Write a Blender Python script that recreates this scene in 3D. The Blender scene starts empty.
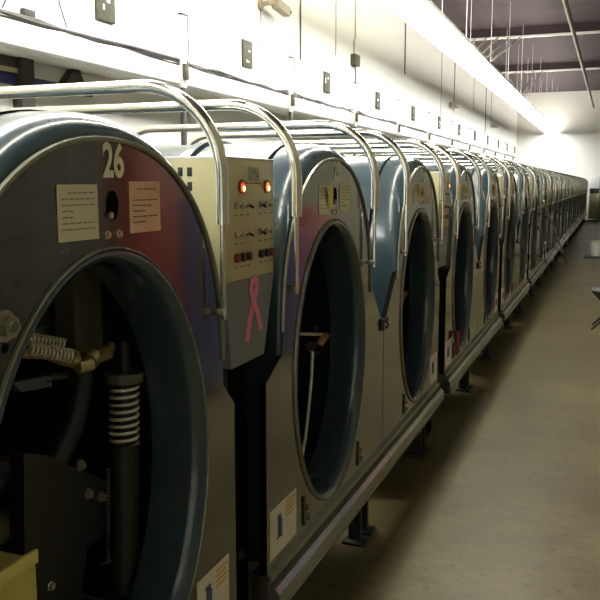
import bpy, bmesh, math, random
from mathutils import Vector, Matrix
random.seed(7)
S = bpy.context.scene
COL = S.collection
PI = math.pi

# ------------------------------------------------------------------ camera
cam_d = bpy.data.cameras.new('camera')
cam = bpy.data.objects.new('camera', cam_d)
COL.objects.link(cam)
cam.location = (1.025, 0.0, 1.75)
cam.rotation_euler = (math.radians(90 - 8.052), 0, math.radians(20.522))
cam_d.sensor_width = 36
cam_d.lens = 36 * 820 / 600
cam_d.clip_start = 0.05
cam_d.clip_end = 200
S.camera = cam

# ------------------------------------------------------------------ world, exposure, lamp strengths
W = bpy.data.worlds.new('world')
S.world = W
W.use_nodes = True
W.node_tree.nodes['Background'].inputs[0].default_value = (0.9, 0.95, 1.0, 1)
W.node_tree.nodes['Background'].inputs[1].default_value = 0.02
S.view_settings.view_transform = 'Standard'
S.view_settings.look = 'None'
S.view_settings.gamma = 1
S.view_settings.use_curve_mapping = False
S.view_settings.exposure = 0.25
TROUGH_POWER = 22.0       # radiance of the long light trough above the machines
BATTEN_POWER = 52.0       # radiance of the ceiling batten tubes over the edge of the aisle
TROUGH_COL = (1.0, 1.0, 0.975, 1)
BATTEN_COL = (1.0, 0.98, 0.80, 1)
GLOW_POWER = 13.0          # light leaking from the open top of the trough

# ------------------------------------------------------------------ layout
P = 3.2                   # spacing of a pair of lanes
GAP = 2.33                # middle of the first gap (with control cabinet)
NP = 13
C_A, C_B = 1.545, 3.12    # centres of the two machines of the first pair
Y_END = 42.8
X_WALL = -3.44
Z_CEIL = 6.2

# ------------------------------------------------------------------ materials
MATS = {}
def mat(name, col, rough=0.5, metal=0.0, var=0.0, scale=8.0, coat=0.0, emit=0.0, emit_col=None, bump=0.0, rough_var=0.0, stretch=None, col2=None, spec=0.5):
    if name in MATS: return MATS[name]
    m = bpy.data.materials.new(name); m.use_nodes = True
    nt = m.node_tree; b = nt.nodes['Principled BSDF']
    b.inputs['Base Color'].default_value = (*col, 1)
    b.inputs['Roughness'].default_value = rough
    b.inputs['Metallic'].default_value = metal
    b.inputs['Specular IOR Level'].default_value = spec
    b.inputs['Coat Weight'].default_value = coat
    b.inputs['Coat Roughness'].default_value = 0.08
    if emit:
        b.inputs['Emission Color'].default_value = emit_col or (*col, 1)
        b.inputs['Emission Strength'].default_value = emit
    if var or bump or rough_var or col2:
        tc = nt.nodes.new('ShaderNodeTexCoord')
        mp = nt.nodes.new('ShaderNodeMapping')
        if stretch: mp.inputs['Scale'].default_value = stretch
        nz = nt.nodes.new('ShaderNodeTexNoise')
        nz.inputs['Scale'].default_value = scale
        nz.inputs['Detail'].default_value = 5
        nt.links.new(tc.outputs['Object'], mp.inputs['Vector'])
        nt.links.new(mp.outputs['Vector'], nz.inputs['Vector'])
        if var or col2:
            rp = nt.nodes.new('ShaderNodeValToRGB')
            rp.color_ramp.elements[0].position = 0.3
            rp.color_ramp.elements[1].position = 0.7
            c2 = col2 or tuple(min(1, c * (1 + var)) for c in col)
            c1 = col if col2 else tuple(c * (1 - var) for c in col)
            rp.color_ramp.elements[0].color = (*c1, 1)
            rp.color_ramp.elements[1].color = (*c2, 1)
            nt.links.new(nz.outputs['Fac'], rp.inputs['Fac'])
            nt.links.new(rp.outputs['Color'], b.inputs['Base Color'])
        if rough_var:
            mr = nt.nodes.new('ShaderNodeMapRange')
            mr.inputs['To Min'].default_value = max(0.02, rough - rough_var)
            mr.inputs['To Max'].default_value = min(1, rough + rough_var)
            nt.links.new(nz.outputs['Fac'], mr.inputs['Value'])
            nt.links.new(mr.outputs['Result'], b.inputs['Roughness'])
        if bump:
            bp = nt.nodes.new('ShaderNodeBump')
            bp.inputs['Strength'].default_value = bump
            bp.inputs['Distance'].default_value = 0.01
            nt.links.new(nz.outputs['Fac'], bp.inputs['Height'])
            nt.links.new(bp.outputs['Normal'], b.inputs['Normal'])
    MATS[name] = m
    return m

M_shell = mat('teal_paint', (0.026, 0.046, 0.055), 0.20, 0.0, 0.12, 5, coat=0.15, rough_var=0.05, spec=0.42)
M_lining = mat('lining_teal', (0.031, 0.056, 0.078), 0.16, 0.0, 0.15, 4, coat=0.5)
M_plate = mat('plate_lacquer', (0.038, 0.042, 0.038), 0.13, 0.0, 0.25, 3, coat=0.9, rough_var=0.05, bump=0.02)
M_black = mat('black_iron', (0.008, 0.009, 0.010), 0.45, 0.0, 0.3, 12)
M_dark = mat('dark_machine_paint', (0.010, 0.014, 0.016), 0.4, 0.0, 0.3, 6)
M_greyg = mat('grey_green_paint', (0.12, 0.12, 0.085), 0.4, 0.0, 0.2, 9)
M_chrome = mat('chrome', (0.80, 0.78, 0.70), 0.15, 1.0, 0.06, 20, rough_var=0.04)
M_steel = mat('brushed_steel', (0.42, 0.41, 0.36), 0.28, 1.0, 0.12, 10, stretch=(1, .1, 1))
M_rim = mat('rim_highlight', (0.22, 0.22, 0.17), 0.24, 0.4, 0.12, 9)  # highlight line of the rims put into a lighter base colour
M_brass = mat('brass_fitting', (0.50, 0.41, 0.20), 0.3, 0.7, 0.1, 12)
M_rail = mat('rail_metal', (0.30, 0.31, 0.28), 0.18, 0.85, 0.15, 6, stretch=(1, .2, 1))
M_cream = mat('cream_enamel', (0.52, 0.48, 0.26), 0.32, 0.0, 0.04, 4, coat=0.2)
M_greybox = mat('grey_enamel', (0.17, 0.19, 0.205), 0.4, 0.0, 0.06, 6)
M_paper = mat('cream_paper', (0.74, 0.70, 0.52), 0.8, 0.0, 0.05, 12)
M_pink = mat('salmon_paper', (0.84, 0.52, 0.36), 0.8, 0.0, 0.05, 12)
M_memo = mat('yellow_memo_paper', (0.80, 0.72, 0.26), 0.8, 0.0, 0.05, 12)
M_ink = mat('dark_ink', (0.09, 0.07, 0.04), 0.7)
M_redink = mat('red_ink', (0.45, 0.10, 0.05), 0.7)
M_greyink = mat('grey_ink', (0.22, 0.20, 0.16), 0.7)
M_digit = mat('pale_decal', (0.85, 0.82, 0.64), 0.5)
M_white = mat('white_paint', (0.80, 0.80, 0.78), 0.5, 0.0, 0.02, 5)
M_sticker = mat('white_sticker', (0.74, 0.70, 0.58), 0.45, 0.0, 0.05, 12)
M_blue = mat('blue_print', (0.08, 0.10, 0.22), 0.5)
M_yellowp = mat('yellow_print', (0.62, 0.42, 0.08), 0.5)
M_pinkr = mat('pink_ribbon', (0.80, 0.22, 0.36), 0.5)
M_redb = mat('red_plastic', (0.24, 0.02, 0.012), 0.35)
M_blackp = mat('black_plastic', (0.012, 0.012, 0.012), 0.4)
M_lampred = mat('red_lamp_lens', (0.8, 0.08, 0.02), 0.3, emit=0.7, emit_col=(1, 0.12, 0.03, 1))
M_lampcore = mat('lamp_core', (1, 0.7, 0.4), 0.3, emit=2.2, emit_col=(1, 0.62, 0.3, 1))
M_lampamb = mat('amber_lamp_lens', (0.8, 0.2, 0.02), 0.3, emit=0.8, emit_col=(1, 0.25, 0.03, 1))
M_yellow = mat('yellow_sheet', (0.62, 0.56, 0.16), 0.5, 0.0, 0.1, 9)
M_wood = mat('worn_wood', (0.50, 0.28, 0.09), 0.5, 0.0, 0.2, 30, stretch=(1, 1, .1))
M_brown = mat('brown_board', (0.16, 0.10, 0.035), 0.6, 0.0, 0.25, 10)
M_rust = mat('red_brown_board', (0.10, 0.025, 0.012), 0.6, 0.0, 0.25, 10)
M_bluegrey = mat('blue_grey_steel', (0.16, 0.22, 0.25), 0.35, 0.4, 0.15, 10)
M_wire = mat('white_cable', (0.75, 0.74, 0.70), 0.4)
M_cable = mat('grey_cable', (0.075, 0.068, 0.062), 0.6, 0.0, 0.2, 20)
M_diff = mat('trough_diffuser', (0.9, 0.9, 0.88), 0.5, emit=TROUGH_POWER, emit_col=TROUGH_COL)
M_tube = mat('batten_tube', (0.9, 0.9, 0.85), 0.5, emit=BATTEN_POWER, emit_col=BATTEN_COL)
M_housing = mat('white_housing', (0.78, 0.78, 0.76), 0.5)
M_olive = mat('olive_board', (0.055, 0.052, 0.025), 0.6, 0.0, 0.4, 14)
M_beige = mat('beige_plastic', (0.36, 0.31, 0.22), 0.5)
M_glass = mat('dark_lens', (0.02, 0.02, 0.02), 0.1)
M_postw = mat('post_white', (0.72, 0.71, 0.68), 0.5, 0.0, 0.06, 5)
M_hole = mat('black_recess', (0.003, 0.003, 0.003), 0.9, spec=0.05)  # near-black; shade inside holes and the cabinet gap put into the colour
M_glow = mat('trough_top_lens', (0.9, 0.9, 0.9), 0.5, emit=GLOW_POWER, emit_col=(1, 0.96, 0.86, 1))
M_bluel = mat('blue_locker_paint', (0.025, 0.035, 0.11), 0.4, 0.0, 0.08, 4)
M_tan = mat('tan_wall_paint', (0.17, 0.165, 0.115), 0.8, 0.0, 0.5, 0.9)
M_isteel = mat('bright_steel', (0.85, 0.82, 0.72), 0.25, 0.35, 0.08, 10)
M_panel = mat('unseen_brown_panel', (0.085, 0.075, 0.05), 0.6, 0.0, 0.2, 3)
M_red = mat('red_locker_paint', (0.24, 0.028, 0.015), 0.4, 0.0, 0.08, 4)
M_green = mat('green_frame', (0.02, 0.22, 0.13), 0.4)
M_pipe = mat('pipe_grey', (0.20, 0.18, 0.13), 0.5, 0.0, 0.15, 6)
M_beam = mat('beam_paint', (0.80, 0.78, 0.76), 0.5, 0.0, 0.1, 3)
M_navy = mat('navy_strip', (0.035, 0.035, 0.20), 0.5)
M_bdark = mat('brown_black_panel', (0.045, 0.04, 0.03), 0.6, 0.0, 0.3, 6)
M_pole = mat('aluminium_pole', (0.55, 0.52, 0.42), 0.35, 0.6)
M_maroon = mat('maroon_jack', (0.25, 0.02, 0.03), 0.5)

def wall_mat():
    m = bpy.data.materials.new('wall_paint'); m.use_nodes = True
    nt = m.node_tree; b = nt.nodes['Principled BSDF']
    tc = nt.nodes.new('ShaderNodeTexCoord')
    nz = nt.nodes.new('ShaderNodeTexNoise'); nz.inputs['Scale'].default_value = 1.3; nz.inputs['Detail'].default_value = 6
    rp = nt.nodes.new('ShaderNodeValToRGB')
    rp.color_ramp.elements[0].color = (0.77, 0.76, 0.70, 1); rp.color_ramp.elements[1].color = (0.82, 0.81, 0.76, 1)
    nt.links.new(tc.outputs['Object'], nz.inputs['Vector']); nt.links.new(nz.outputs['Fac'], rp.inputs['Fac'])
    nt.links.new(rp.outputs['Color'], b.inputs['Base Color'])
    b.inputs['Roughness'].default_value = 0.8
    return m
M_wall = wall_mat()

def floor_mat():
    m = bpy.data.materials.new('sealed_concrete'); m.use_nodes = True
    nt = m.node_tree; b = nt.nodes['Principled BSDF']; L = nt.links.new
    tc = nt.nodes.new('ShaderNodeTexCoord')
    n1 = nt.nodes.new('ShaderNodeTexNoise'); n1.inputs['Scale'].default_value = 0.8; n1.inputs['Detail'].default_value = 8; n1.inputs['Roughness'].default_value = 0.65
    mp = nt.nodes.new('ShaderNodeMapping'); mp.inputs['Scale'].default_value = (2.6, 5, 1)
    n2 = nt.nodes.new('ShaderNodeTexNoise'); n2.inputs['Scale'].default_value = 2.0; n2.inputs['Detail'].default_value = 8
    n3 = nt.nodes.new('ShaderNodeTexNoise'); n3.inputs['Scale'].default_value = 24; n3.inputs['Detail'].default_value = 4
    L(tc.outputs['Object'], n1.inputs['Vector']); L(tc.outputs['Object'], mp.inputs['Vector']); L(mp.outputs['Vector'], n2.inputs['Vector']); L(tc.outputs['Object'], n3.inputs['Vector'])
    r1 = nt.nodes.new('ShaderNodeValToRGB'); e = r1.color_ramp.elements
    e[0].position = .32; e[0].color = (0.078, 0.058, 0.018, 1); e[1].position = .68; e[1].color = (0.165, 0.146, 0.064, 1)
    L(n1.outputs['Fac'], r1.inputs['Fac'])
    r2 = nt.nodes.new('ShaderNodeValToRGB'); e = r2.color_ramp.elements
    e[0].position = .30; e[0].color = (0.55, 0.50, 0.42, 1); e[1].position = .58; e[1].color = (1, 1, 1, 1)
    L(n2.outputs['Fac'], r2.inputs['Fac'])
    r3 = nt.nodes.new('ShaderNodeValToRGB'); e = r3.color_ramp.elements
    e[0].position = .30; e[0].color = (0.38, 0.33, 0.25, 1); e[1].position = .44; e[1].color = (1, 1, 1, 1)
    L(n3.outputs['Fac'], r3.inputs['Fac'])
    mx = nt.nodes.new('ShaderNodeMixRGB'); mx.blend_type = 'MULTIPLY'; mx.inputs[0].default_value = .8
    L(r1.outputs['Color'], mx.inputs[1]); L(r2.outputs['Color'], mx.inputs[2])
    mx2 = nt.nodes.new('ShaderNodeMixRGB'); mx2.blend_type = 'MULTIPLY'; mx2.inputs[0].default_value = .6
    L(mx.outputs[0], mx2.inputs[1]); L(r3.outputs['Color'], mx2.inputs[2])
    L(mx2.outputs[0], b.inputs['Base Color'])
    mr = nt.nodes.new('ShaderNodeMapRange'); mr.inputs['To Min'].default_value = .30; mr.inputs['To Max'].default_value = .55
    L(n2.outputs['Fac'], mr.inputs['Value']); L(mr.outputs['Result'], b.inputs['Roughness'])
    return m
M_floor = floor_mat()
M_ceil = mat('plum_ceiling', (0.052, 0.033, 0.038), 0.8, 0.0, 0.18, 1.2)

# ------------------------------------------------------------------ mesh helpers
class MB:
    def __init__(s): s.v = []; s.f = []
    def add(s, vs, fs):
        o = len(s.v); s.v += [tuple(v) for v in vs]; s.f += [tuple(i + o for i in f) for f in fs]; return s
    def box(s, c, d, bev=0.0, rot=None):
        bm = bmesh.new(); bmesh.ops.create_cube(bm, size=1)
        for v in bm.verts: v.co = Vector((v.co.x * d[0], v.co.y * d[1], v.co.z * d[2]))
        if bev: bmesh.ops.bevel(bm, geom=bm.edges[:], offset=bev, segments=2, profile=0.5, affect='EDGES')
        R = rot or Matrix.Identity(3)
        vs = [R @ v.co + Vector(c) for v in bm.verts]; bm.verts.index_update()
        fs = [[v.index for v in f.verts] for f in bm.faces]; bm.free()
        return s.add(vs, fs)
    def span(s, a, b, bev=0.0):
        return s.box([(p + q) / 2 for p, q in zip(a, b)], [abs(q - p) for p, q in zip(a, b)], bev)
    def tube(s, path, r, n=10, cap=True):
        pts = [Vector(p) for p in path]; vs = []; fs = []
        rs = r if isinstance(r, (list, tuple)) else [r] * len(pts)
        t0 = (pts[1] - pts[0]).normalized()
        u = t0.orthogonal().normalized()
        for i, p in enumerate(pts):
            a = pts[max(i - 1, 0)]; b = pts[min(i + 1, len(pts) - 1)]
            t = (b - a).normalized()
            u = (u - t * u.dot(t)).normalized(); w = t.cross(u)
            for k in range(n):
                an = 2 * PI * k / n
                vs.append(p + (u * math.cos(an) + w * math.sin(an)) * rs[i])
        for i in range(len(pts) - 1):
            for k in range(n):
                k2 = (k + 1) % n
                fs.append((i * n + k, i * n + k2, (i + 1) * n + k2, (i + 1) * n + k))
        if cap:
            fs.append(tuple(reversed(range(n)))); fs.append(tuple(range((len(pts) - 1) * n, len(pts) * n)))
        return s.add(vs, fs)
    def cyl(s, a, b, r, n=16): return s.tube([a, b], r, n)
    def prism(s, poly, x0, x1, mapf=None):
        """polygon in (y, z), extruded along x (or mapped by mapf(p, q, w))"""
        mf = mapf or (lambda p, q, w: (w, p, q))
        n = len(poly)
        vs = [mf(p, q, x0) for p, q in poly] + [mf(p, q, x1) for p, q in poly]
        fs = [tuple(range(n)), tuple(reversed(range(n, 2 * n)))] + [(i, (i + 1) % n, n + (i + 1) % n, n + i) for i in range(n)]
        return s.add(vs, fs)
    def sweep(s, path, prof, closed=False, profclosed=False):
        """path: list of (u, z, nu, nz); prof: list of (x, offset)"""
        n = len(prof); vs = []; fs = []
        for (u, z, nu, nz) in path:
            for (x, o) in prof: vs.append((x, u + nu * o, z + nz * o))
        m = len(path)
        for i in range(m if closed else m - 1):
            j = (i + 1) % m
            for k in range(n if profclosed else n - 1):
                k2 = (k + 1) % n
                fs.append((i * n + k, i * n + k2, j * n + k2, j * n + k))
        return s.add(vs, fs)
    def build(s, name, m, parent=None, ang=35, flip=False):
        me = bpy.data.meshes.new(name)
        me.from_pydata(s.v, [], s.f)
        bm = bmesh.new(); bm.from_mesh(me)
        bmesh.ops.recalc_face_normals(bm, faces=bm.faces[:])
        bm.to_mesh(me); bm.free()
        me.materials.append(m)
        me.shade_smooth(); me.set_sharp_from_angle(angle=math.radians(ang))
        o = bpy.data.objects.new(name, me); COL.objects.link(o)
        if parent: o.parent = parent
        return o

def tag(o, label=None, cat=None, group=None, kind=None):
    if label: o['label'] = label
    if cat: o['category'] = cat
    if group: o['group'] = group
    if kind: o['kind'] = kind
    return o
def thing(name, label, cat, loc=(0, 0, 0), group=None):
    o = bpy.data.objects.new(name, None); COL.objects.link(o); o.location = loc
    o.empty_display_size = 0.1
    return tag(o, label, cat, group)
def copy_tree(o, parent=None):
    c = o.copy(); COL.objects.link(c); c.parent = parent
    for ch in list(o.children):
        copy_tree(ch, c)
    return c
def text_mesh(body, h, wid, bold=0.02):
    """text as mesh, centred, in (right, up) with cap height h and total width wid"""
    cu = bpy.data.curves.new('text', 'FONT'); cu.body = body; cu.offset = bold; cu.size = 1; cu.resolution_u = 6
    cu.align_x = 'LEFT'
    ob = bpy.data.objects.new('text', cu); COL.objects.link(ob)
    dg = bpy.context.evaluated_depsgraph_get()
    me = bpy.data.meshes.new_from_object(ob.evaluated_get(dg))
    vs = [v.co.copy() for v in me.vertices]; fs = [tuple(p.vertices) for p in me.polygons]
    bpy.data.objects.remove(ob); bpy.data.curves.remove(cu); bpy.data.meshes.remove(me)
    x0 = min(v.x for v in vs); x1 = max(v.x for v in vs); y0 = min(v.y for v in vs); y1 = max(v.y for v in vs)
    pts = [((v.x - (x0 + x1) / 2) / (x1 - x0) * wid, (v.y - (y0 + y1) / 2) / (y1 - y0) * h) for v in vs]
    return pts, fs
def text_on_plate(body, h, wid, cy, cz, x, m, name, parent, bold=0.02, thick=0.0012):
    pts, fs = text_mesh(body, h, wid, bold)
    mb = MB(); mb.add([(x, cy + p, cz + q) for p, q in pts], fs)
    o = mb.build(name, m, parent)
    return o
ORD = ['first', 'second', 'third', 'fourth', 'fifth', 'sixth', 'seventh', 'eighth', 'ninth', 'tenth', 'eleventh', 'twelfth', 'thirteenth', 'fourteenth', 'fifteenth', 'sixteenth', 'seventeenth', 'eighteenth', 'nineteenth', 'twentieth', 'twenty-first', 'twenty-second', 'twenty-third', 'twenty-fourth', 'twenty-fifth', 'twenty-sixth']

# ------------------------------------------------------------------ room
def struct(name, mb, m):
    return tag(mb.build(name, m), kind='structure')
X_R, Y_B = 3.2, -4.0
struct('floor', MB().span((X_WALL - .7, Y_B, -.1), (X_R + .1, Y_END + .1, 0)), M_floor)
struct('ceiling', MB().span((X_WALL - .7, Y_B, Z_CEIL), (X_R + .1, Y_END + .1, Z_CEIL + .1)), M_ceil)
wl = [(X_WALL, Z_CEIL), (X_WALL, 2.80), (X_WALL - .30, 2.80), (X_WALL - .30, 0), (X_WALL - .40, 0), (X_WALL - .40, Z_CEIL)]
struct('wall_left', MB().prism(wl, Y_B, Y_END, lambda p, q, w: (p, w, q)), M_wall)
struct('wall_right', MB().span((X_R, Y_B, 0), (X_R + .1, Y_END, Z_CEIL)), M_tan)
struct('wall_far', MB().span((X_WALL - .40, Y_END, 0), (X_R, Y_END + .1, Z_CEIL)), M_wall)
struct('wall_near', MB().span((X_WALL - .40, Y_B - .1, 0), (X_R, Y_B, Z_CEIL)), M_wall)
# ledge above the pit openings and the strips below it
struct('trim_1', MB().span((X_WALL, Y_B, 2.80), (X_WALL + .16, Y_END, 2.985), .01), M_white)
XL = X_WALL - .30
struct('trim_2', MB().span((XL, Y_B, 2.58), (XL + .05, 6.9, 2.66), .01), M_navy)
struct('trim_3', MB().span((XL, 4.2, 2.66), (XL + .06, 5.97, 2.80)).span((XL, 5.8, 2.3), (XL + .10, 5.97, 2.80)), M_bdark)
struct('trim_4', MB().span((XL + .06, 4.2, 2.67), (XL + .07, 5.8, 2.71)), M_cream)
struct('trim_5', MB().prism([(6.4, 2.64), (6.75, 2.64), (6.66, 2.8), (6.57, 2.8)], XL, XL + .08), M_bdark)
struct('trim_6', MB().span((X_R - .03, Y_B, 0), (X_R, 10.5, 3.2)), M_panel)  # unseen brown panel added to darken what the plates reflect

# ------------------------------------------------------------------ ceiling: beams, pipe, battens
for i, y in enumerate((17.3, 25.0, 32.7)):
    r = thing('ceiling_beam', ['plum ceiling beam with white lower flange nearest the camera, above the top edge of the view', 'plum ceiling beam with bright white lower flange, upper of the two in view', 'plum ceiling beam with bright white lower flange, lower one nearest the far wall'][i], 'beam', (0, y, Z_CEIL - .3), 'beams under the plum ceiling')
    MB().span((X_WALL + .01, -.05, 0), (X_R - .01, .05, .06)).build('flange', M_beam, r)
    MB().span((X_WALL + .01, -.02, .06), (X_R - .01, .02, .3)).build('web', M_ceil, r)
    for k in range(5):
        a = (-1.5 - .06 * k, -9.2 + .75 * k + (.8 if i == 2 else 0), -1.63); b = (-1.55 - .33 * (4 - k), -.06, .03)
        MB().tube([a, b], .022, 6).build('brace_rod', M_wire, r)
pp = thing('ceiling_pipe', 'long grey pipe hanging under the ceiling over the aisle, ending before far wall', 'pipe', (0, 0, 0))
pp.location = (0.0, 8, 5.32)
MB().tube([(-.02, 0, 0), (.03, 12, 0), (.12, 33.6, .02)], .05, 12).build('pipe', M_pipe, pp)
MB().tube([(.12, 33.6, .02), (.122, 34.0, .02)], .04, 12).build('end_cap', M_bdark, pp)
for y in (2, 10.4, 18.4, 26.4):
    MB().tube([(.0 + y * .0035, y, .06), (.0 + y * .0035, y, Z_CEIL - 5.32)], .008, 6).build('hanger', M_pipe, pp)

bt = thing('batten_light', '', 'ceiling light', (-.45, -2, Z_CEIL))
MB().span((-.06, -1.18, -.08), (.06, 1.18, 0), .01).build('housing', M_housing, bt)
MB().tube([(0, -1.16, -.11), (0, 1.16, -.11)], .075, 12).build('tube', M_tube, bt)
for i in range(8):
    o = bt if i == 0 else copy_tree(bt)
    o.location = (-.45, -2 + i * 2.4, Z_CEIL)
    tag(o, 'fluorescent batten on the ceiling over the machine fronts, %s from the near end' % ORD[i], 'ceiling light', 'ceiling battens')

# ------------------------------------------------------------------ the long light trough
TX0, TX1, TZ = -2.03, -1.41, 4.2
t0 = thing('light_trough', '', 'light fixture', (0, 0, TZ))
MB().span((TX0 + .01, .01, .0), (TX1 - .01, P - .01, .012)).build('diffuser', M_diff, t0)
h = MB()
h.span((TX0, 0.005, .012), (TX1, P - .005, .03)).span((TX0, .005, .0), (TX0 + .01, P - .005, .05)).span((TX1 - .01, .005, .0), (TX1, P - .005, .05))
h.build('housing', M_housing, t0)
MB().span((TX0 + .06, .01, .03), (TX1 - .06, P - .01, .036)).build('top_lens', M_glow, t0)
for x in (TX0 + .1, TX1 - .08):
    MB().tube([(x, 1.2, .03), (x, 1.2, Z_CEIL - TZ)], .0065, 6).build('hanger_rod', M_wire, t0)
for i in range(14):
    o = t0 if i == 0 else copy_tree(t0)
    o.location = (0, -2.07 + i * P, TZ)
    tag(o, 'white hanging light trough section above the machines, %s from the near end' % ORD[i], 'light fixture', 'sections of the long light trough')
# ------------------------------------------------------------------ things on the left wall
XW = X_WALL
for i in range(13):
    y = 3.55 + i * P
    r = thing('wall_box', 'dark square box on the white wall above the ledge, %s along from the near end' % ORD[i], 'box', (XW, y, 3.24), 'dark boxes above the ledge')
    MB().span((0, -.145, 0), (.03, .145, .33), .004).build('case', M_olive, r)
    b = MB(); random.seed(40 + i)
    for k in range(3):
        q = random.uniform(-.13, .06); z = random.uniform(.05, .26); b.span((.029, q, z), (.034, q + random.uniform(.02, .06), z + random.uniform(.015, .05)))
    b.build('fittings', M_white, r)
for i in range(11):
    y = 7.93 + i * P * .985
    r = thing('wall_post', 'slim white post rising from the ledge, %s along from the near end' % ORD[i], 'post', (XW, y, 2.2), 'posts along the ledge')
    MB().span((.161, -.045, .56), (.20, .045, 1.30), .006).build('upright', M_postw, r)
    MB().span((.161, -.05, -2.2), (.20, .02, .56), .004).build('lower_leg', M_bdark, r)
    MB().span((.161, -.07, 1.30), (.21, .07, 1.315), .003).build('cap', M_bdark, r)
    MB().span((.20, -.06, .64), (.24, .015, .80), .006).build('junction_box', M_olive, r)
    MB().tube([(.225, .02, 1.3), (.232, .025, 1.0), (.225, .015, .8)], .006, 6).build('cable', M_cable, r)
    for k, dz in enumerate((.1, .32)):
        pass
# cables lying along the ledge
cb = MB()
for k in range(4):
    random.seed(k); pts = []
    y = Y_B + .2
    while y < Y_END - .3:
        pts.append((XW + .05 + .03 * k + random.uniform(-.012, .012), y, 3.005 + random.uniform(0, .045)))
        y += .45
    cb.tube(pts, .014, 6)
tag(cb.build('cable_bundle', M_cable), 'loose grey cables running along the top of the white ledge', 'cables')
# loose wire with a plug at the left
lw = thing('loose_wire', 'tangle of thin wire with a plug hanging above the ledge at left', 'wire', (XW + .02, 5.62, 2.99))
MB().tube([(0, .1, .9), (.01, .02, .6), (.02, .08, .35), (.02, -.08, .2), (.02, -.25, .18), (.02, -.3, .10)], .007, 6).build('wire', M_cable, lw)
MB().tube([(.0, .25, .95), (.02, .33, .5), (.02, .42, .25), (.02, .5, .09)], .006, 6).build('wire', M_cable, lw)
MB().span((.0, -.08, .08), (.05, .06, .14), .01).build('plug', M_bdark, lw)
# security camera
sc = thing('security_camera', 'beige bullet security camera on the white wall above the ledge', 'camera', (XW, 10.45, 4.1))
MB().cyl((0, -.05, 0), (.03, -.05, 0), .07).build('wall_plate', M_beige, sc)
MB().tube([(.02, -.05, 0), (.12, -.05, .02), (.18, .02, .02)], .035, 10).build('arm', M_beige, sc)
bo = MB().box((.2, .22, 0), (.12, .42, .13), .02, Matrix.Rotation(math.radians(-6), 3, 'X')).build('body', M_beige, sc)
MB().cyl((.22, .425, -.02), (.22, .445, -.023), .045).build('lens', M_glass, bo)
MB().tube([(.02, -.06, -.05), (.025, -.06, -.5)], .006, 6).build('cable', M_cable, sc)
# small bracket lamps higher on the wall
for i, (y, z, lb) in enumerate(((24.3, 4.02, 'small beige bracket lamp high on the white wall, nearer of the two'), (33.5, 4.02, 'small beige bracket lamp high on the white wall, further of the two'))):
    r = thing('bracket_lamp', lb, 'lamp', (XW, y, z), 'bracket lamps on the wall')
    MB().span((0, -.1, -.05), (.03, .1, .05), .006).build('bracket', M_beige, r)
    MB().box((.12, .1, 0), (.2, .55, .14), .02).build('head', M_beige, r)
# outlet box with conduit
r = thing('conduit_box', 'olive outlet box at the foot of a thin conduit on the white wall', 'outlet box', (XW, 14.65, 3.86))
MB().span((0, -.14, 0), (.1, .14, .2), .01).build('box', M_olive, r)
MB().tube([(.04, -.06, .2), (.04, -.06, .42), (.05, -.02, .5), (.04, -.02, Z_CEIL - 3.9)], .014, 8).build('conduit', M_beige, r)
MB().tube([(.04, .02, .0), (.045, .05, -.15), (.04, .03, -.3)], .012, 8).build('cable', M_cable, r)
for i, y in enumerate((11.9, 13.6, 18.6, 22.9, 24.9, 28.6, 31.5, 33.0)):
    b = MB().tube([(XW + .02, y, 3.6 + .3 * (i % 3)), (XW + .02, y, Z_CEIL)], .010 if i % 2 else .013, 6)
    tag(b.build('hanging_wire', M_beige if i % 2 else M_cable), 'thin vertical wire running down the left wall, %s from the camera' % ORD[i], 'wire', 'wires on the left wall')

# ------------------------------------------------------------------ pinsetting machines
def arch(w, top, cz, z0, n=40, e=2.2):
    """outline from (-w, z0) up over the arch to (w, z0) as (u, z, nu, nz)"""
    pts = [(-w, z0), (-w, (z0 + cz) / 2)]
    for i in range(n + 1):
        a = PI - PI * i / n
        c, s_ = math.cos(a), math.sin(a)
        pts.append((w * math.copysign(abs(c) ** (2 / e), c), cz + top * abs(s_) ** (2 / e)))
    pts += [(w, (z0 + cz) / 2), (w, z0)]
    out = []
    for i, p in enumerate(pts):
        a = pts[max(i - 1, 0)]; b = pts[min(i + 1, len(pts) - 1)]
        t = Vector((b[0] - a[0], b[1] - a[1])).normalized()
        out.append((p[0], p[1], -t.y, t.x))
    return out
AW, AT, ACZ = .555, .60, 1.25
OA, OB, OCZ, OU = .445, .570, 1.036, -.006
SEAM = .808
def ellipse(n=72):
    out = []
    for i in range(n):
        a = 2 * PI * i / n
        nx, nz = math.cos(a) / OA, math.sin(a) / OB
        l = math.hypot(nx, nz)
        out.append((OU + OA * math.cos(a), OCZ + OB * math.sin(a), nx / l, nz / l))
    return out
def ring_plate(outer, inner_n=72):
    """front plate with an elliptical hole: outer polygon list (u,z) resampled by angle"""
    angs = sorted(set([round(2 * PI * i / 120, 5) for i in range(120)] + [round(math.atan2(z - OCZ, u - OU) % (2 * PI), 5) for u, z in outer]))
    n = len(outer); po = []; pi_ = []
    for a in angs:
        d = Vector((math.cos(a), math.sin(a))); best = None
        for i in range(n):
            p = Vector((outer[i][0] - OU, outer[i][1] - OCZ)); q = Vector((outer[(i + 1) % n][0] - OU, outer[(i + 1) % n][1] - OCZ))
            e = q - p; den = d.x * e.y - d.y * e.x
            if abs(den) < 1e-9: continue
            t = (p.x * e.y - p.y * e.x) / den; s_ = (p.x * d.y - p.y * d.x) / den
            if t > 0 and -1e-6 <= s_ <= 1 + 1e-6: best = t if best is None else max(best, t)
        po.append((OU + d.x * best, OCZ + d.y * best))
        k = 1 / math.hypot(d.x / (OA - .003), d.y / (OB - .003))
        pi_.append((OU + d.x * k, OCZ + d.y * k))
    return po, pi_
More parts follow.
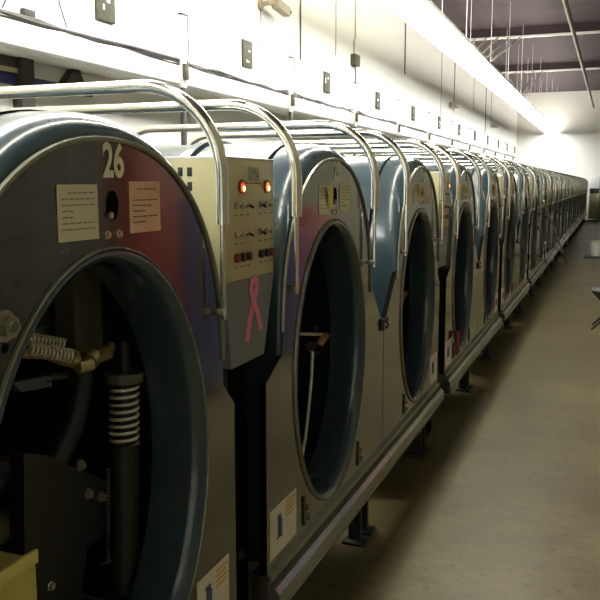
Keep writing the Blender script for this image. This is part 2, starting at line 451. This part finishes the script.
def bolt(x, y, z, r, t=.012, hexa=True):
    b = MB().cyl((x, y, z), (x + t * .35, y, z), r * 1.35, 16); b.cyl((x + t * .3, y, z), (x + t, y, z), r, 6 if hexa else 14); return b
def helix(c0, c1, R, r, turns, n=12):
    a, b = Vector(c0), Vector(c1); t = (b - a).normalized(); u = t.orthogonal().normalized(); w = t.cross(u); pts = []
    N = int(turns * n)
    for i in range(N + 1):
        an = 2 * PI * i / n; pts.append(a + (b - a) * (i / N) + (u * math.cos(an) + w * math.sin(an)) * R)
    return MB().tube(pts, r, 6)
def notice(parent, name, y0, y1, z0, z1, m, seed, ink, head=None):
    o = MB().span((0.001, y0, z0), (0.0025, y1, z1)).build(name, m, parent)
    b = MB(); random.seed(seed); w = y1 - y0; hgt = z1 - z0
    n = 7
    for k in range(n):
        z = z1 - hgt * (.16 + .75 * k / n); y = y0 + w * .1; hh = hgt * .022
        if k == 0: y = y0 + w * .25
        while y < y1 - w * .14:
            l = w * random.uniform(.05, .16); e = min(y + l, y1 - w * .1)
            if k != 1 or seed % 2: b.span((.0024, y, z), (.0031, e, z + hh))
            y = e + w * .03
            if k > 2 and random.random() < .14: break
    b.build('print', ink, o)
    return o

def build_machine(s, interior, name='pinsetter'):
    """s = +1: control cabinet on the +y side; s = -1 on the -y side"""
    root = thing(name, '', 'pinsetter')
    fl = .63 if s > 0 else .70
    Y = lambda u: s * u
    A = arch(AW, AT, ACZ, .42)
    # front plate
    outer = [(-SEAM, .42), (-SEAM, 1.04), (-AW, 1.30)] + [(p[0], p[1]) for p in A if p[1] > 1.305] + [(AW, 1.20), (AW, 1.17), (fl, 1.10), (fl, .42)]
    po, pi_ = ring_plate(outer)
    n = len(po); vs = []; fs = []
    for x in (0.0, -.025):
        for (u, z) in po: vs.append((x, Y(u), z))
        for (u, z) in pi_: vs.append((x, Y(u), z))
    for i in range(n):
        j = (i + 1) % n
        fs.append((i, j, n + j, n + i)); fs.append((2 * n + i, 3 * n + i, 3 * n + j, 2 * n + j)); fs.append((i, 2 * n + i, 2 * n + j, j)); fs.append((n + i, n + j, 3 * n + j, 3 * n + i))
    plate = MB().add(vs, fs).build('face_plate', M_plate, root, 30)
    plate.data.materials.append(M_hole)
    for p in plate.data.polygons:
        if abs(p.normal.x) < .5: p.material_index = 1
    # rim around the arch, its highlight line put into a lighter colour
    Am = [(Y(p[0]), p[1], Y(p[2]) * 1.0, p[3]) for p in A]
    Aup = [p for p in Am if p[1] > .84]
    As = [(p[0], p[1], p[2] * .2, p[3]) for p in Am]
    MB().sweep(Aup, [(-.004, -.010), (.006, -.010), (.009, -.005), (.008, .001), (.0, .003)]).build('arch_rim', M_rim, root)
    # shell, front and rear section
    qr = [(-.09 + .087 * math.cos(a), .002 + .054 * math.sin(a)) for a in [PI / 2 * k / 10 for k in range(11)]]
    MB().sweep(As, [(-.026, .0)] + qr + [(-.155, .058), (-.155, .035)]).build('front_shell', M_shell, root, 40)
    MB().sweep(As, [(-.15, .03), (-.168, .03), (-.168, .059), (-.48, .062), (-.49, .078), (-.53, .078), (-.54, .062), (-.84, .060), (-.84, .03)]).build('rear_shell', M_shell, root, 40)
    MB().sweep([(p[0], p[1], p[2] * .25, p[3]) for p in Am], [(-.154, .03), (-.154, .0615), (-.166, .0615), (-.166, .03)]).build('shell_seam', M_hole, root)
    # opening lining
    E_ = [(Y(p[0]), p[1], Y(p[2]), p[3]) for p in ellipse()]
    MB().sweep(E_, [(-.02, .003), (.002, .003), (.008, -.002), (.009, -.009), (.003, -.018), (-.012, -.028), (-.035, -.034), (-.14, -.040), (-.15, -.036), (-.15, .0)], closed=True).build('opening_lining', M_lining, root, 40)
    MB().sweep(E_, [(.0005, .008), (.006, .007), (.009, .003), (.002, .0)], closed=True).build('opening_trim', M_rim, root, 40)  # thin light bead standing in for a highlight on the lip
    # inside: back, floor
    MB().prism([(p[0], p[1]) for p in A], -.845, -.825).build('housing_back', M_dark, root)
    MB().span((-.84, -AW, .40), (-.02, AW, .42)).build('housing_floor', M_black, root)
    # rear body behind the shell
    rb = MB().span((-2.35, -.6, .34), (-.85, .6, 1.22), .02).build('rear_body', M_dark, root)
    MB().span((-1.95, -.3, 1.215), (-1.45, .2, 1.42), .02).build('motor_cover', M_greyg, rb)
    MB().tube([(-2.1, -.55, 1.3), (-2.1, .55, 1.3)], .03, 10).build('cross_tube', M_steel, rb)
    # base rail
    prof = [(-.06, .43), (.014, .43), (.016, .408), (.004, .400), (.004, .392), (.03, .388), (.045, .37), (.048, .335), (.05, .325), (.04, .318), (.05, .312), (.046, .298), (.02, .292), (-.06, .292)]
    ya, yb = sorted((Y(-SEAM), Y(fl)))
    MB().prism([(q[0], q[1]) for q in prof], ya, yb, lambda p, q, w: (p, w, q)).build('base_rail', M_rail, root, 25)
    # feet
    for (u, x) in ((.40, -.07) if s > 0 else (-.64, -.07), (-.5, -2.1), (.5, -2.1)):
        f = MB()
        top = .34 if x < -1 else .295
        f.span((x - .03, Y(u) - .075, .015), (x + .03, Y(u) - .045, top)).span((x - .03, Y(u) + .045, .015), (x + .03, Y(u) + .075, top)).span((x - .035, Y(u) - .06, .2), (x - .02, Y(u) + .06, top))
        f.span((x - .05, Y(u) - .115, 0), (x + .06, Y(u) - .02, .018), .004).span((x - .05, Y(u) + .02, 0), (x + .06, Y(u) + .115, .018), .004)
        f.prism([(Y(u) - .045, .018), (Y(u) + .0, .018), (Y(u) - .045, .12)], x - .02, x - .01).prism([(Y(u) + .075, .018), (Y(u) + .11, .018), (Y(u) + .075, .10)], x - .02, x - .01)
        f.build('foot', M_black, root)
    # hoops
    for u in (-.50, .50):
        R = .25; x0 = .032; zt = 2.02; xe = -1.28; R2 = .16
        pts = [(x0, Y(u), 1.64), (x0, Y(u), 1.70)]
        for i in range(11):
            a = PI / 2 * i / 10; pts.append((x0 - R + R * math.cos(a), Y(u), zt - R + R * math.sin(a)))
        pts.append((-.6, Y(u), zt))
        for i in range(9):
            a = PI / 2 * i / 8; pts.append((xe + R2 - R2 * math.sin(a), Y(u), zt - R2 + R2 * math.cos(a)))
        pts.append((xe, Y(u), 1.22))
        hp = MB().tube(pts, .0185, 12).build('handrail_hoop', M_chrome, root)
        MB().tube([(x0, Y(u), 1.66), (x0, Y(u), 1.375)], .008, 10).build('lower_stem', M_chrome, hp)
        MB().span((-.001, Y(u) - .010, 1.385), (x0 + .006, Y(u) + .010, 1.405), .003).build('clamp', M_steel, hp)
    # keyhole and screws at the top of the plate
    kh = []
    for i in range(24):
        a = 2 * PI * i / 24; kh.append((.012 + .021 * math.cos(a), 1.703 + .032 * math.sin(a)))
    MB().prism(kh, 0.0006, .003).build('latch_hole', M_hole, root)
    MB().tube([(.002, -.002, 1.682), (.008, -.002, 1.682)], .008, 12).build('latch_pin', M_steel, root)
    for q in (-.012, .034): bolt(.0, q, 1.640, .007, .008, False).build('screw', M_chrome, root)
    # lower latches beside the opening
    for q in (-.375 * s, .34 * s) if s < 0 else (-.34,):
        lt = MB().span((0, q - .012, .47), (.006, q + .004, .585)).build('hinge_slot', M_blackp, root)
        bolt(0, q + .03, .53, .012).build('bolt', M_steel, lt); bolt(0, q + .05, .485, .012).build('bolt', M_steel, lt)
    sl = MB().span((0, Y(-SEAM + .015), 1.03), (.014, Y(-SEAM + .05), 1.09), .003).build('seam_latch', M_blackp, root)
    MB().tube([(.014, Y(-SEAM + .033), 1.06), (.022, Y(-SEAM + .033), 1.06)], .008, 8).build('knob', M_steel, sl)
    # maker's sticker near the control gap, low down
    qa, qb = sorted((Y(.37), Y(.575))) if s > 0 else (-.675, -.425)
    stk = MB().span((.0005, qa, .47), (.002, qb, .647)).build('sticker', M_sticker, root)
    mid = qa + (qb - qa) * .32
    g = MB().tube([(.0022, mid, .535), (.0022, mid, .60)], .012, 8); g.span((.001, mid - .022, .525), (.003, mid + .022, .535)); g.span((.001, mid - .018, .60), (.003, mid + .018, .61))
    g.build('figure_print', M_blue, stk)
    g = MB()
    for k in range(4): g.span((.0018, qa + (qb - qa) * .58, .624 - k * .016), (.0028, qb - .012 - .01 * (k % 2), .632 - k * .016))
    g.build('text_print', M_yellowp, stk)
    # notices
    n1 = notice(root, 'notice', -.183, -.045, 1.634, 1.749, M_paper, 3 if s > 0 else 5, M_greyink)
    n2 = notice(root, 'notice', .080, .216, 1.638, 1.756, M_pink if interior == 'spring' else M_paper, 4 if interior == 'spring' else 9, M_ink if interior != 'spring' else M_ink)
    if interior == 'spring':
        tag(n1, 'cream printed notice'); tag(n2, 'salmon printed notice')
    else:
        # curling yellow memo over the left notice
        vs = []; fs = []
        for i in range(9):
            f_ = i / 8
            for k, e in enumerate((-.03, .03)):
                vs.append((.006 + .012 * (1 - f_) + .004 * math.sin(f_ * 5), -.115 + f_ * .075 + e, 1.748 - f_ * .088 + e * .15))
        for i in range(8): fs.append((2 * i, 2 * i + 1, 2 * i + 3, 2 * i + 2))
        tag(MB().add(vs, fs).build('memo', M_memo, root), 'curling yellow memo')
    # hanging cable inside and mechanism
    if interior == 'spring': spring_interior(root)
    else: handle_interior(root)
    return root

def spring_interior(root):
    pv = bolt(0, -.356, 1.494, .022, .025).build('pivot_bolt', M_steel, root)
    MB().tube([(.024, -.356, 1.494), (.03, -.356, 1.494)], .011, 14).build('bolt_face', M_greyg, pv)
    MB().tube([(.0005, -.352, 1.452), (.002, -.352, 1.452)], .009, 12).build('plate_hole', M_hole, root)
    MB().prism([(.08, 1.50), (.30, 1.50), (.273, 1.338), (.10, 1.36)], -.35, -.335).build('kick_board', M_brown, root)
    MB().prism([(.10, 1.375), (.28, 1.405), (.28, 1.37), (.10, 1.35)], -.334, -.325).build('blue_strip', M_bluegrey, root)
    pst = MB().span((-.30, .19, 1.28), (-.24, .262, 1.60)).span((-.26, .262, 1.30), (-.24, .312, 1.60)).build('post', M_greyg, root)
    MB().tube([(-.27, .26, 1.32), (-.27, .25, 1.22), (-.27, .20, 1.12), (-.27, .10, 1.02)], .035, 12).build('curved_arm', M_dark, root)
    sp = MB().tube([(-.20, -.11, 1.382), (-.20, .02, 1.352), (-.20, .13, 1.306)], .012, 10).build('spring_rod', M_brass, root)
    helix((-.21, -.05, 1.406), (-.21, .098, 1.362), .013, .0030, 11).build('coil_spring', M_isteel, sp)
    helix((-.19, -.055, 1.382), (-.19, .10, 1.334), .015, .0032, 11).build('coil_spring', M_isteel, sp)
    MB().tube([(-.20, .105, 1.33), (-.20, .125, 1.32)], .022, 12).build('spring_cap', M_brass, sp)
    MB().tube([(-.19, .125, 1.303), (-.175, .16, 1.303)], .020, 12).tube([(-.19, .165, 1.308), (-.19, .185, 1.318)], .03, 14).tube([(-.19, .18, 1.305), (-.19, .235, 1.315)], .014, 10).build('knuckle', M_brass, sp)
    MB().box((-.2, .245, 1.31), (.03, .07, .035), .004).cyl((-.19, .265, 1.325), (-.18, .265, 1.325), .014, 12).build('clevis', M_brass, sp)
    br = MB().prism([(.25, 1.42), (.36, 1.37), (.45, 1.31), (.47, 1.26), (.27, 1.27)], -.26, -.245).build('bracket', M_dark, root)
    bolt(-.245, .40, 1.303, .018, .025).build('bolt', M_steel, br)
    bolt(-.245, .45, 1.285, .007, .012, False).build('screw', M_chrome, br)
    sh = MB().tube([(-.2, .352, 1.325), (-.2, .349, 1.24), (-.2, .34, 1.03)], .020, 12).tube([(-.2, .338, 1.04), (-.2, .315, .62)], .043, 14).build('shock_absorber', M_black, root)
    MB().tube([(-.2, .349, 1.238), (-.2, .348, 1.212)], .052, 18).build('collar', M_greyg, sh)
    MB().tube([(-.2, .348, 1.214), (-.2, .338, 1.03)], .031, 14).build('inner_tube', M_black, sh)
    helix((-.2, .348, 1.21), (-.2, .338, 1.02), .038, .0048, 9.5, 16).build('coil_spring', M_isteel, sh)
    for z in (1.235, 1.193): MB().span((-.21, .40, z - .003), (-.2, .432, z + .003)).build('tab', M_steel, sh)
    ar = MB().prism([(-.05, 1.13), (.03, 1.10), (.29, .94), (.33, .88), (.31, .845), (.24, .80), (.18, .80), (.15, .70), (.15, .44), (-.05, .44), (-.07, .8)], -.26, -.22).build('lower_arm', M_black, root)
    for (q, z) in ((.16, 1.053 - .02), (.188, .945), (.245, .915), (.305, .872)): bolt(-.22, q, z, .011, .014).build('bolt', M_steel, ar)
    ch = MB()
    for k in range(26):
        z = .99 - k * .0102; q = .257 - (.99 - z) * .06
        ch.box((-.2, q, z), (.008, .006, .0065), .001)
    ch.build('chain', M_steel, root)
    MB().tube([(-.2, .20, .745), (-.2, .235, .735), (-.2, .377, .716), (-.2, .40, .706), (-.2, .44, .700)], .0045, 8).build('link_rod', M_chrome, root)
    MB().prism([(-.12, 1.11), (.14, 1.045), (.13, .905), (-.13, .95)], -.40, -.36).build('deck_board', M_rust, root)
    MB().tube([(-.32, -.20, 1.075), (-.32, .085, 1.035)], .035, 12).build('blue_tube', M_bluegrey, root)
    MB().tube([(-.30, -.25, .955), (-.30, .09, .928)], .04, 14).build('grey_tube', M_greyg, root)
    MB().prism([(.02, 1.275), (.17, 1.262), (.165, 1.232), (.05, 1.245)], -.33, -.30).build('cam_block', M_bluegrey, root)
    MB().tube([(-.3, .15, 1.262), (-.3, .225, 1.247)], .016, 12).build('pin', M_steel, root)
    MB().tube([(-.3, .245, 1.245), (-.3, .262, 1.243)], .012, 12).build('stud', M_chrome, root)
    yt = MB().span((-.30, -.38, .60), (-.12, -.15, .935)).build('yellow_tray', M_yellow, root)
    MB().span((-.122, -.38, .925), (-.112, -.147, .957), .003).build('tray_lip', M_memo, yt)
    for (q, z) in ((-.09, .80), (.02, .77)): bolt(-.22, q, z, .009, .012, False).build('screw', M_chrome, root)
    MB().tube([(-.5, -.4, 1.5), (-.5, .4, 1.35)], .05, 12).build('elevator_arm', M_black, root)

def handle_interior(root):
    MB().tube([(-.2, .10, 1.118), (-.2, .36, 1.07), (-.2, .47, 1.05)], .008, 8).build('lever_rod', M_isteel, root)
    hd = MB().tube([(-.2, .405, 1.015), (-.195, .42, 1.024), (-.18, .448, 1.05), (-.178, .455, 1.056)], [.013, .018, .018, .013], 12).build('lever_grip', M_wood, root)
    br = MB().prism([(.25, 1.045), (.33, 1.04), (.40, 1.02), (.38, .975), (.33, .995), (.285, 1.0)], -.215, -.205).build('lever_bracket', M_steel, root)
    MB().tube([(-.2, .31, .985), (-.2, .42, .975), (-.2, .46, .99), (-.2, .49, 1.02)], .006, 8).build('link', M_steel, br)
    MB().tube([(-.2, .315, .998), (-.2, .30, .88), (-.2, .265, .75), (-.2, .22, .62), (-.19, .12, .51), (-.18, .06, .47)], .0075, 8).build('white_cable', M_wire, root)
    bolt(-.2, .35, 1.10, .01).build('bolt', M_steel, root)
    # elevator wheel and frame in the dark
    wh = []
    for i in range(48):
        a = 2 * PI * i / 48; wh.append((math.cos(a) * .46, 1.0 + math.sin(a) * .46, math.cos(a), math.sin(a)))
    MB().sweep(wh, [(-.55, 0), (-.55, -.08), (-.72, -.08), (-.72, 0)], True, True).build('elevator_wheel', M_black, root)
    MB().span((-.34, -.28, .42), (-.28, -.22, 1.5)).span((-.34, -.30, 1.18), (-.28, .45, 1.24)).build('inner_frame', M_dark, root)
    MB().prism([(-.2, .95), (.1, 1.0), (.3, .8), (.2, .45), (-.1, .45)], -.34, -.31).build('cam_plate', M_black, root)

pA = build_machine(+1, 'spring')
pB = build_machine(-1, 'handle')
pC = build_machine(+1, 'handle')
nos = list(range(26, 0, -1))
COLW = ['with salmon and cream notices and a coil spring inside its opening', 'with a wooden lever grip in its opening, right of the cabinet with the pink ribbon']
for k in range(26):
    i, side = divmod(k, 2)
    y = (C_A if side == 0 else C_B) + i * P
    if k == 0: o = pA
    elif k == 1: o = pB
    elif k == 2: o = pC
    else: o = copy_tree(pB if side else pC)
    o.location = (0, y, 0)
    if k == 0: lab = 'dark glossy bowling pinsetter numbered 26, nearest the camera, springs inside its opening'
    elif k == 1: lab = 'teal bowling pinsetter second from the camera, wooden lever grip inside its opening'
    else: lab = 'teal arched bowling pinsetter, %s from the camera, just %s a control cabinet' % (ORD[k], 'before' if side == 0 else 'beyond')
    tag(o, lab, 'pinsetter', 'row of bowling pinsetters')
    text_on_plate(str(nos[k]), .078, .082 if nos[k] > 9 else .04, .02 if k == 0 else .03, 1.802, .0022, M_digit, 'number', o, .03)
    if k == 3:
        jk = MB().span((.012, -.36, .50), (.04, -.31, .68), .01).build('red_jack', M_maroon, o)

# ------------------------------------------------------------------ control cabinets
cc = thing('control_cabinet', '', 'control cabinet')
HW = .186
body = MB().span((-.36, -HW, 1.46), (-.01, HW, 1.824), .004).build('housing', M_cream, cc)
MB().span((-.36, -HW, 1.823), (-.006, HW, 1.829), .002).build('top_edge', M_white, body)
b = MB()
for k in range(3):
    for j in range(2): b.box((-.12 - .03 * k, -HW, 1.785 - .042 * j), (.015, .004, .026), .001)
b.build('vent_slots', M_blackp, body)
text_on_plate('XIMA', .044, .088, .022, 1.780, -.0085, M_blue, 'maker_name', body, .0)
b = MB()
for q in (-.03, -.005, .02, .045, .07): b.span((-.0100, q - .009, 1.750), (-.0088, q + .009, 1.754))
b.build('red_caption', M_redink, body)
for q, m in ((-.069, M_lampred), (.123, M_lampamb)):
    l = MB().tube([(-.012, q, 1.742), (-.004, q, 1.742)], .021, 16).build('lamp_bezel', M_maroon, body)
    MB().tube([(-.004, q, 1.740), (.0, q, 1.740)], [.015, .012], 16).build('lamp_lens', m, l)
    MB().tube([(.0, q, 1.736), (.002, q, 1.736)], [.009, .007], 12).build('lamp_core', M_lampcore, l)
for z in (1.686, 1.60):
    for q in (-.108, -.066, -.024, .074, .119, .163):
        sw = MB().tube([(-.012, q, z), (-.004, q, z)], .011, 8).build('switch', M_steel, body)
        MB().tube([(-.004, q, z), (.010, q + .004, z + (.010 if q not in (-.024, .074) else -.008))], .0045, 6).build('toggle', M_chrome if q not in (-.024, .074) else M_blackp, sw)
for q, m in ((-.110, M_redb), (-.067, M_blackp), (-.023, M_blackp), (.071, M_blackp), (.119, M_blackp), (.162, M_redb)):
    MB().tube([(-.012, q, 1.53), (.001, q, 1.53)], .0135, 14).build('push_button', m, body)
b = MB()
for z in (1.655, 1.570, 1.500):
    for q in (-.108, -.066, -.024, .074, .119, .163): b.span((-.0100, q - .012, z), (-.0088, q + .012, z + .004))
b.build('captions', M_greyink, body)
lo = MB().add([(-.01, -HW, 1.46), (-.01, HW, 1.46), (-.01, .098, 1.20), (-.01, -.152, 1.20), (-.25, -HW, 1.46), (-.25, HW, 1.46), (-.2, .098, 1.20), (-.2, -.152, 1.20)], [(0, 1, 2, 3), (4, 7, 6, 5), (0, 4, 5, 1), (1, 5, 6, 2), (2, 6, 7, 3), (3, 7, 4, 0)]).build('lower_box', M_greybox, cc)
po_ = MB().span((-.20, -.04, .0), (-.14, .06, 1.2)).span((-.36, -.16, .0), (-.30, .16, 1.46)).span((-.24, -.11, 0), (-.10, .13, .02), .003).build('post', M_black, cc)
MB().tube([(-.1, -.05, 1.2), (-.08, -.07, 1.0), (-.1, -.05, .7), (-.09, -.06, .3), (-.12, -.07, .04)], .022, 8).build('hose', M_black, cc)
MB().span((-.12, -.13, .0), (-.09, .13, 1.18)).build('gap_shade_panel', M_hole, cc)  # black sheet added in place of the shade between the machines
for q in (-.05, .07): bolt(-.09, q, .50, .012).build('bolt', M_steel, po_)
# pink ribbon on the first cabinet only is added after the copies
cabs = []
for i in range(NP):
    o = cc if i == 0 else copy_tree(cc)
    o.location = (0, GAP + i * P, 0)
    lab = 'cream control cabinet with two red lamps and a pink ribbon below, nearest the camera' if i == 0 else 'cream control cabinet between two pinsetters, %s in the row from the camera' % ORD[i]
    tag(o, lab, 'control cabinet', 'control cabinets between the pinsetters'); cabs.append(o)
rb = MB()
def strip(pts, w, dx=0):
    vs = []; fs = []
    for k, (q, z) in enumerate(pts):
        a = pts[max(k - 1, 0)]; b_ = pts[min(k + 1, len(pts) - 1)]
        t = Vector((b_[0] - a[0], b_[1] - a[1])).normalized(); nx = Vector((-t.y, t.x)) * w
        for x in (-.0098 + dx, -.0085 + dx): vs += [(x, q + nx.x, z + nx.y), (x, q - nx.x, z - nx.y)]
    for k in range(len(pts) - 1):
        o = 4 * k; fs += [(o, o + 1, o + 5, o + 4), (o + 2, o + 6, o + 7, o + 3), (o, o + 4, o + 6, o + 2), (o + 1, o + 3, o + 7, o + 5)]
    fs += [(0, 2, 3, 1), (len(vs) - 4, len(vs) - 3, len(vs) - 1, len(vs) - 2)]
    rb.add(vs, fs)
loop = [(-.04, 1.255), (-.012, 1.35)] + [(.022 + .034 * math.sin(a), 1.43 - .034 * math.cos(a) + .006) for a in [(-1.1 - k * .42) for k in range(0, 1)]]
strip([(-.038, 1.262), (-.015, 1.33), (.018, 1.385), (.04, 1.42), (.042, 1.445), (.022, 1.455)], .014)
strip([(.066, 1.285), (.045, 1.34), (.012, 1.385), (-.006, 1.42), (-.002, 1.445), (.022, 1.455)], .014, .0018)
tag(rb.build('ribbon_decal', M_pinkr, cabs[0]), 'pink awareness ribbon')

# ------------------------------------------------------------------ things along the aisle
pl = MB().tube([(.10, 12.95, 1.5), (.27, 18.4, .016)], .014, 8)
tag(pl.build('long_pole', M_pole), 'long thin pole leaning on the far machines with its tip on the floor', 'pole')
st = thing('folding_stool', 'dark folding stool with crossed legs at the right edge of the aisle', 'stool', (1.12, 10.6, 0))
for sy in (-.17, .17):
    MB().tube([(-.22, sy, .0), (.22, sy, .46)], .013, 8).build('leg', M_black, st)
    MB().tube([(.22, sy * .9, .0), (-.22, sy * .9, .46)], .013, 8).build('leg', M_black, st)
MB().span((-.24, -.2, .455), (.24, .2, .48), .01).build('seat', M_black, st)
bk = thing('bucket', 'small white bucket standing on a dark mat at the right of the aisle', 'bucket', (.79, 21.2, .02))
MB().tube([(0, 0, 0), (0, 0, .34)], [.12, .16], 20).build('body', M_white, bk)
MB().tube([(0, 0, .33), (0, 0, .36)], .168, 20).build('lid', M_cream, bk)
tag(MB().span((.52, 20.6, 0), (1.2, 21.7, .02), .005).build('floor_mat', M_black), 'dark mat on the aisle floor under the white bucket', 'mat')
# green framed rack by the far wall
gr = thing('storage_rack', 'green framed rack with cream panels standing against the far wall', 'rack', (.42, Y_END - .45, 0))
for (x, y) in ((.17, -.2), (.17, .35), (.62, -.2), (.62, .35)): MB().span((x - .03, y - .03, 0), (x + .03, y + .03, 2.1)).build('upright', M_green, gr)
for z in (.1, 1.5): MB().span((-.30, -.2, z), (.62, .38, z + .04)).build('shelf', M_green if z < 1 else M_black, gr)
MB().span((-.30, -.18, .14), (.14, .36, 1.30), .01).build('lower_panel', M_cream, gr)
MB().span((-.30, -.18, 1.30), (.14, .36, 1.5), .0).build('drawer_band', M_blackp, gr)
MB().span((-.30, -.18, 1.54), (.14, .36, 2.15), .01).build('upper_panel', M_white, gr)
# unseen red and blue lockers added across the aisle for plate reflections
for i, (y, zt, m, lb) in enumerate(((5.1, 2.0, M_red, 'unseen tall red metal locker added across the aisle for its reflection, nearest the camera'), (5.85, 1.62, M_bluel, 'unseen blue metal locker added for its reflection beside the tall red one'), (7.85, 1.30, M_bluel, 'unseen blue metal locker added for its reflection beside the shorter red one'), (8.5, 1.50, M_red, 'unseen shorter red metal locker added for its reflection beyond a blue one'))):
    lk = thing('locker', lb, 'locker', (1.95, y, 0), 'unseen lockers added across the aisle for reflections')
    MB().span((0, -.28, .08), (.25, .28, zt), .01).build('body', m, lk)
    MB().span((-.012, -.27, .10), (.0, .27, zt - .02), .004).build('door', m, lk)
    MB().span((-.03, .18, 1.0), (-.012, .2, 1.16)).build('handle', M_steel, lk)
    MB().span((.03, -.25, 0), (.23, .25, .08)).build('plinth', M_black, lk)
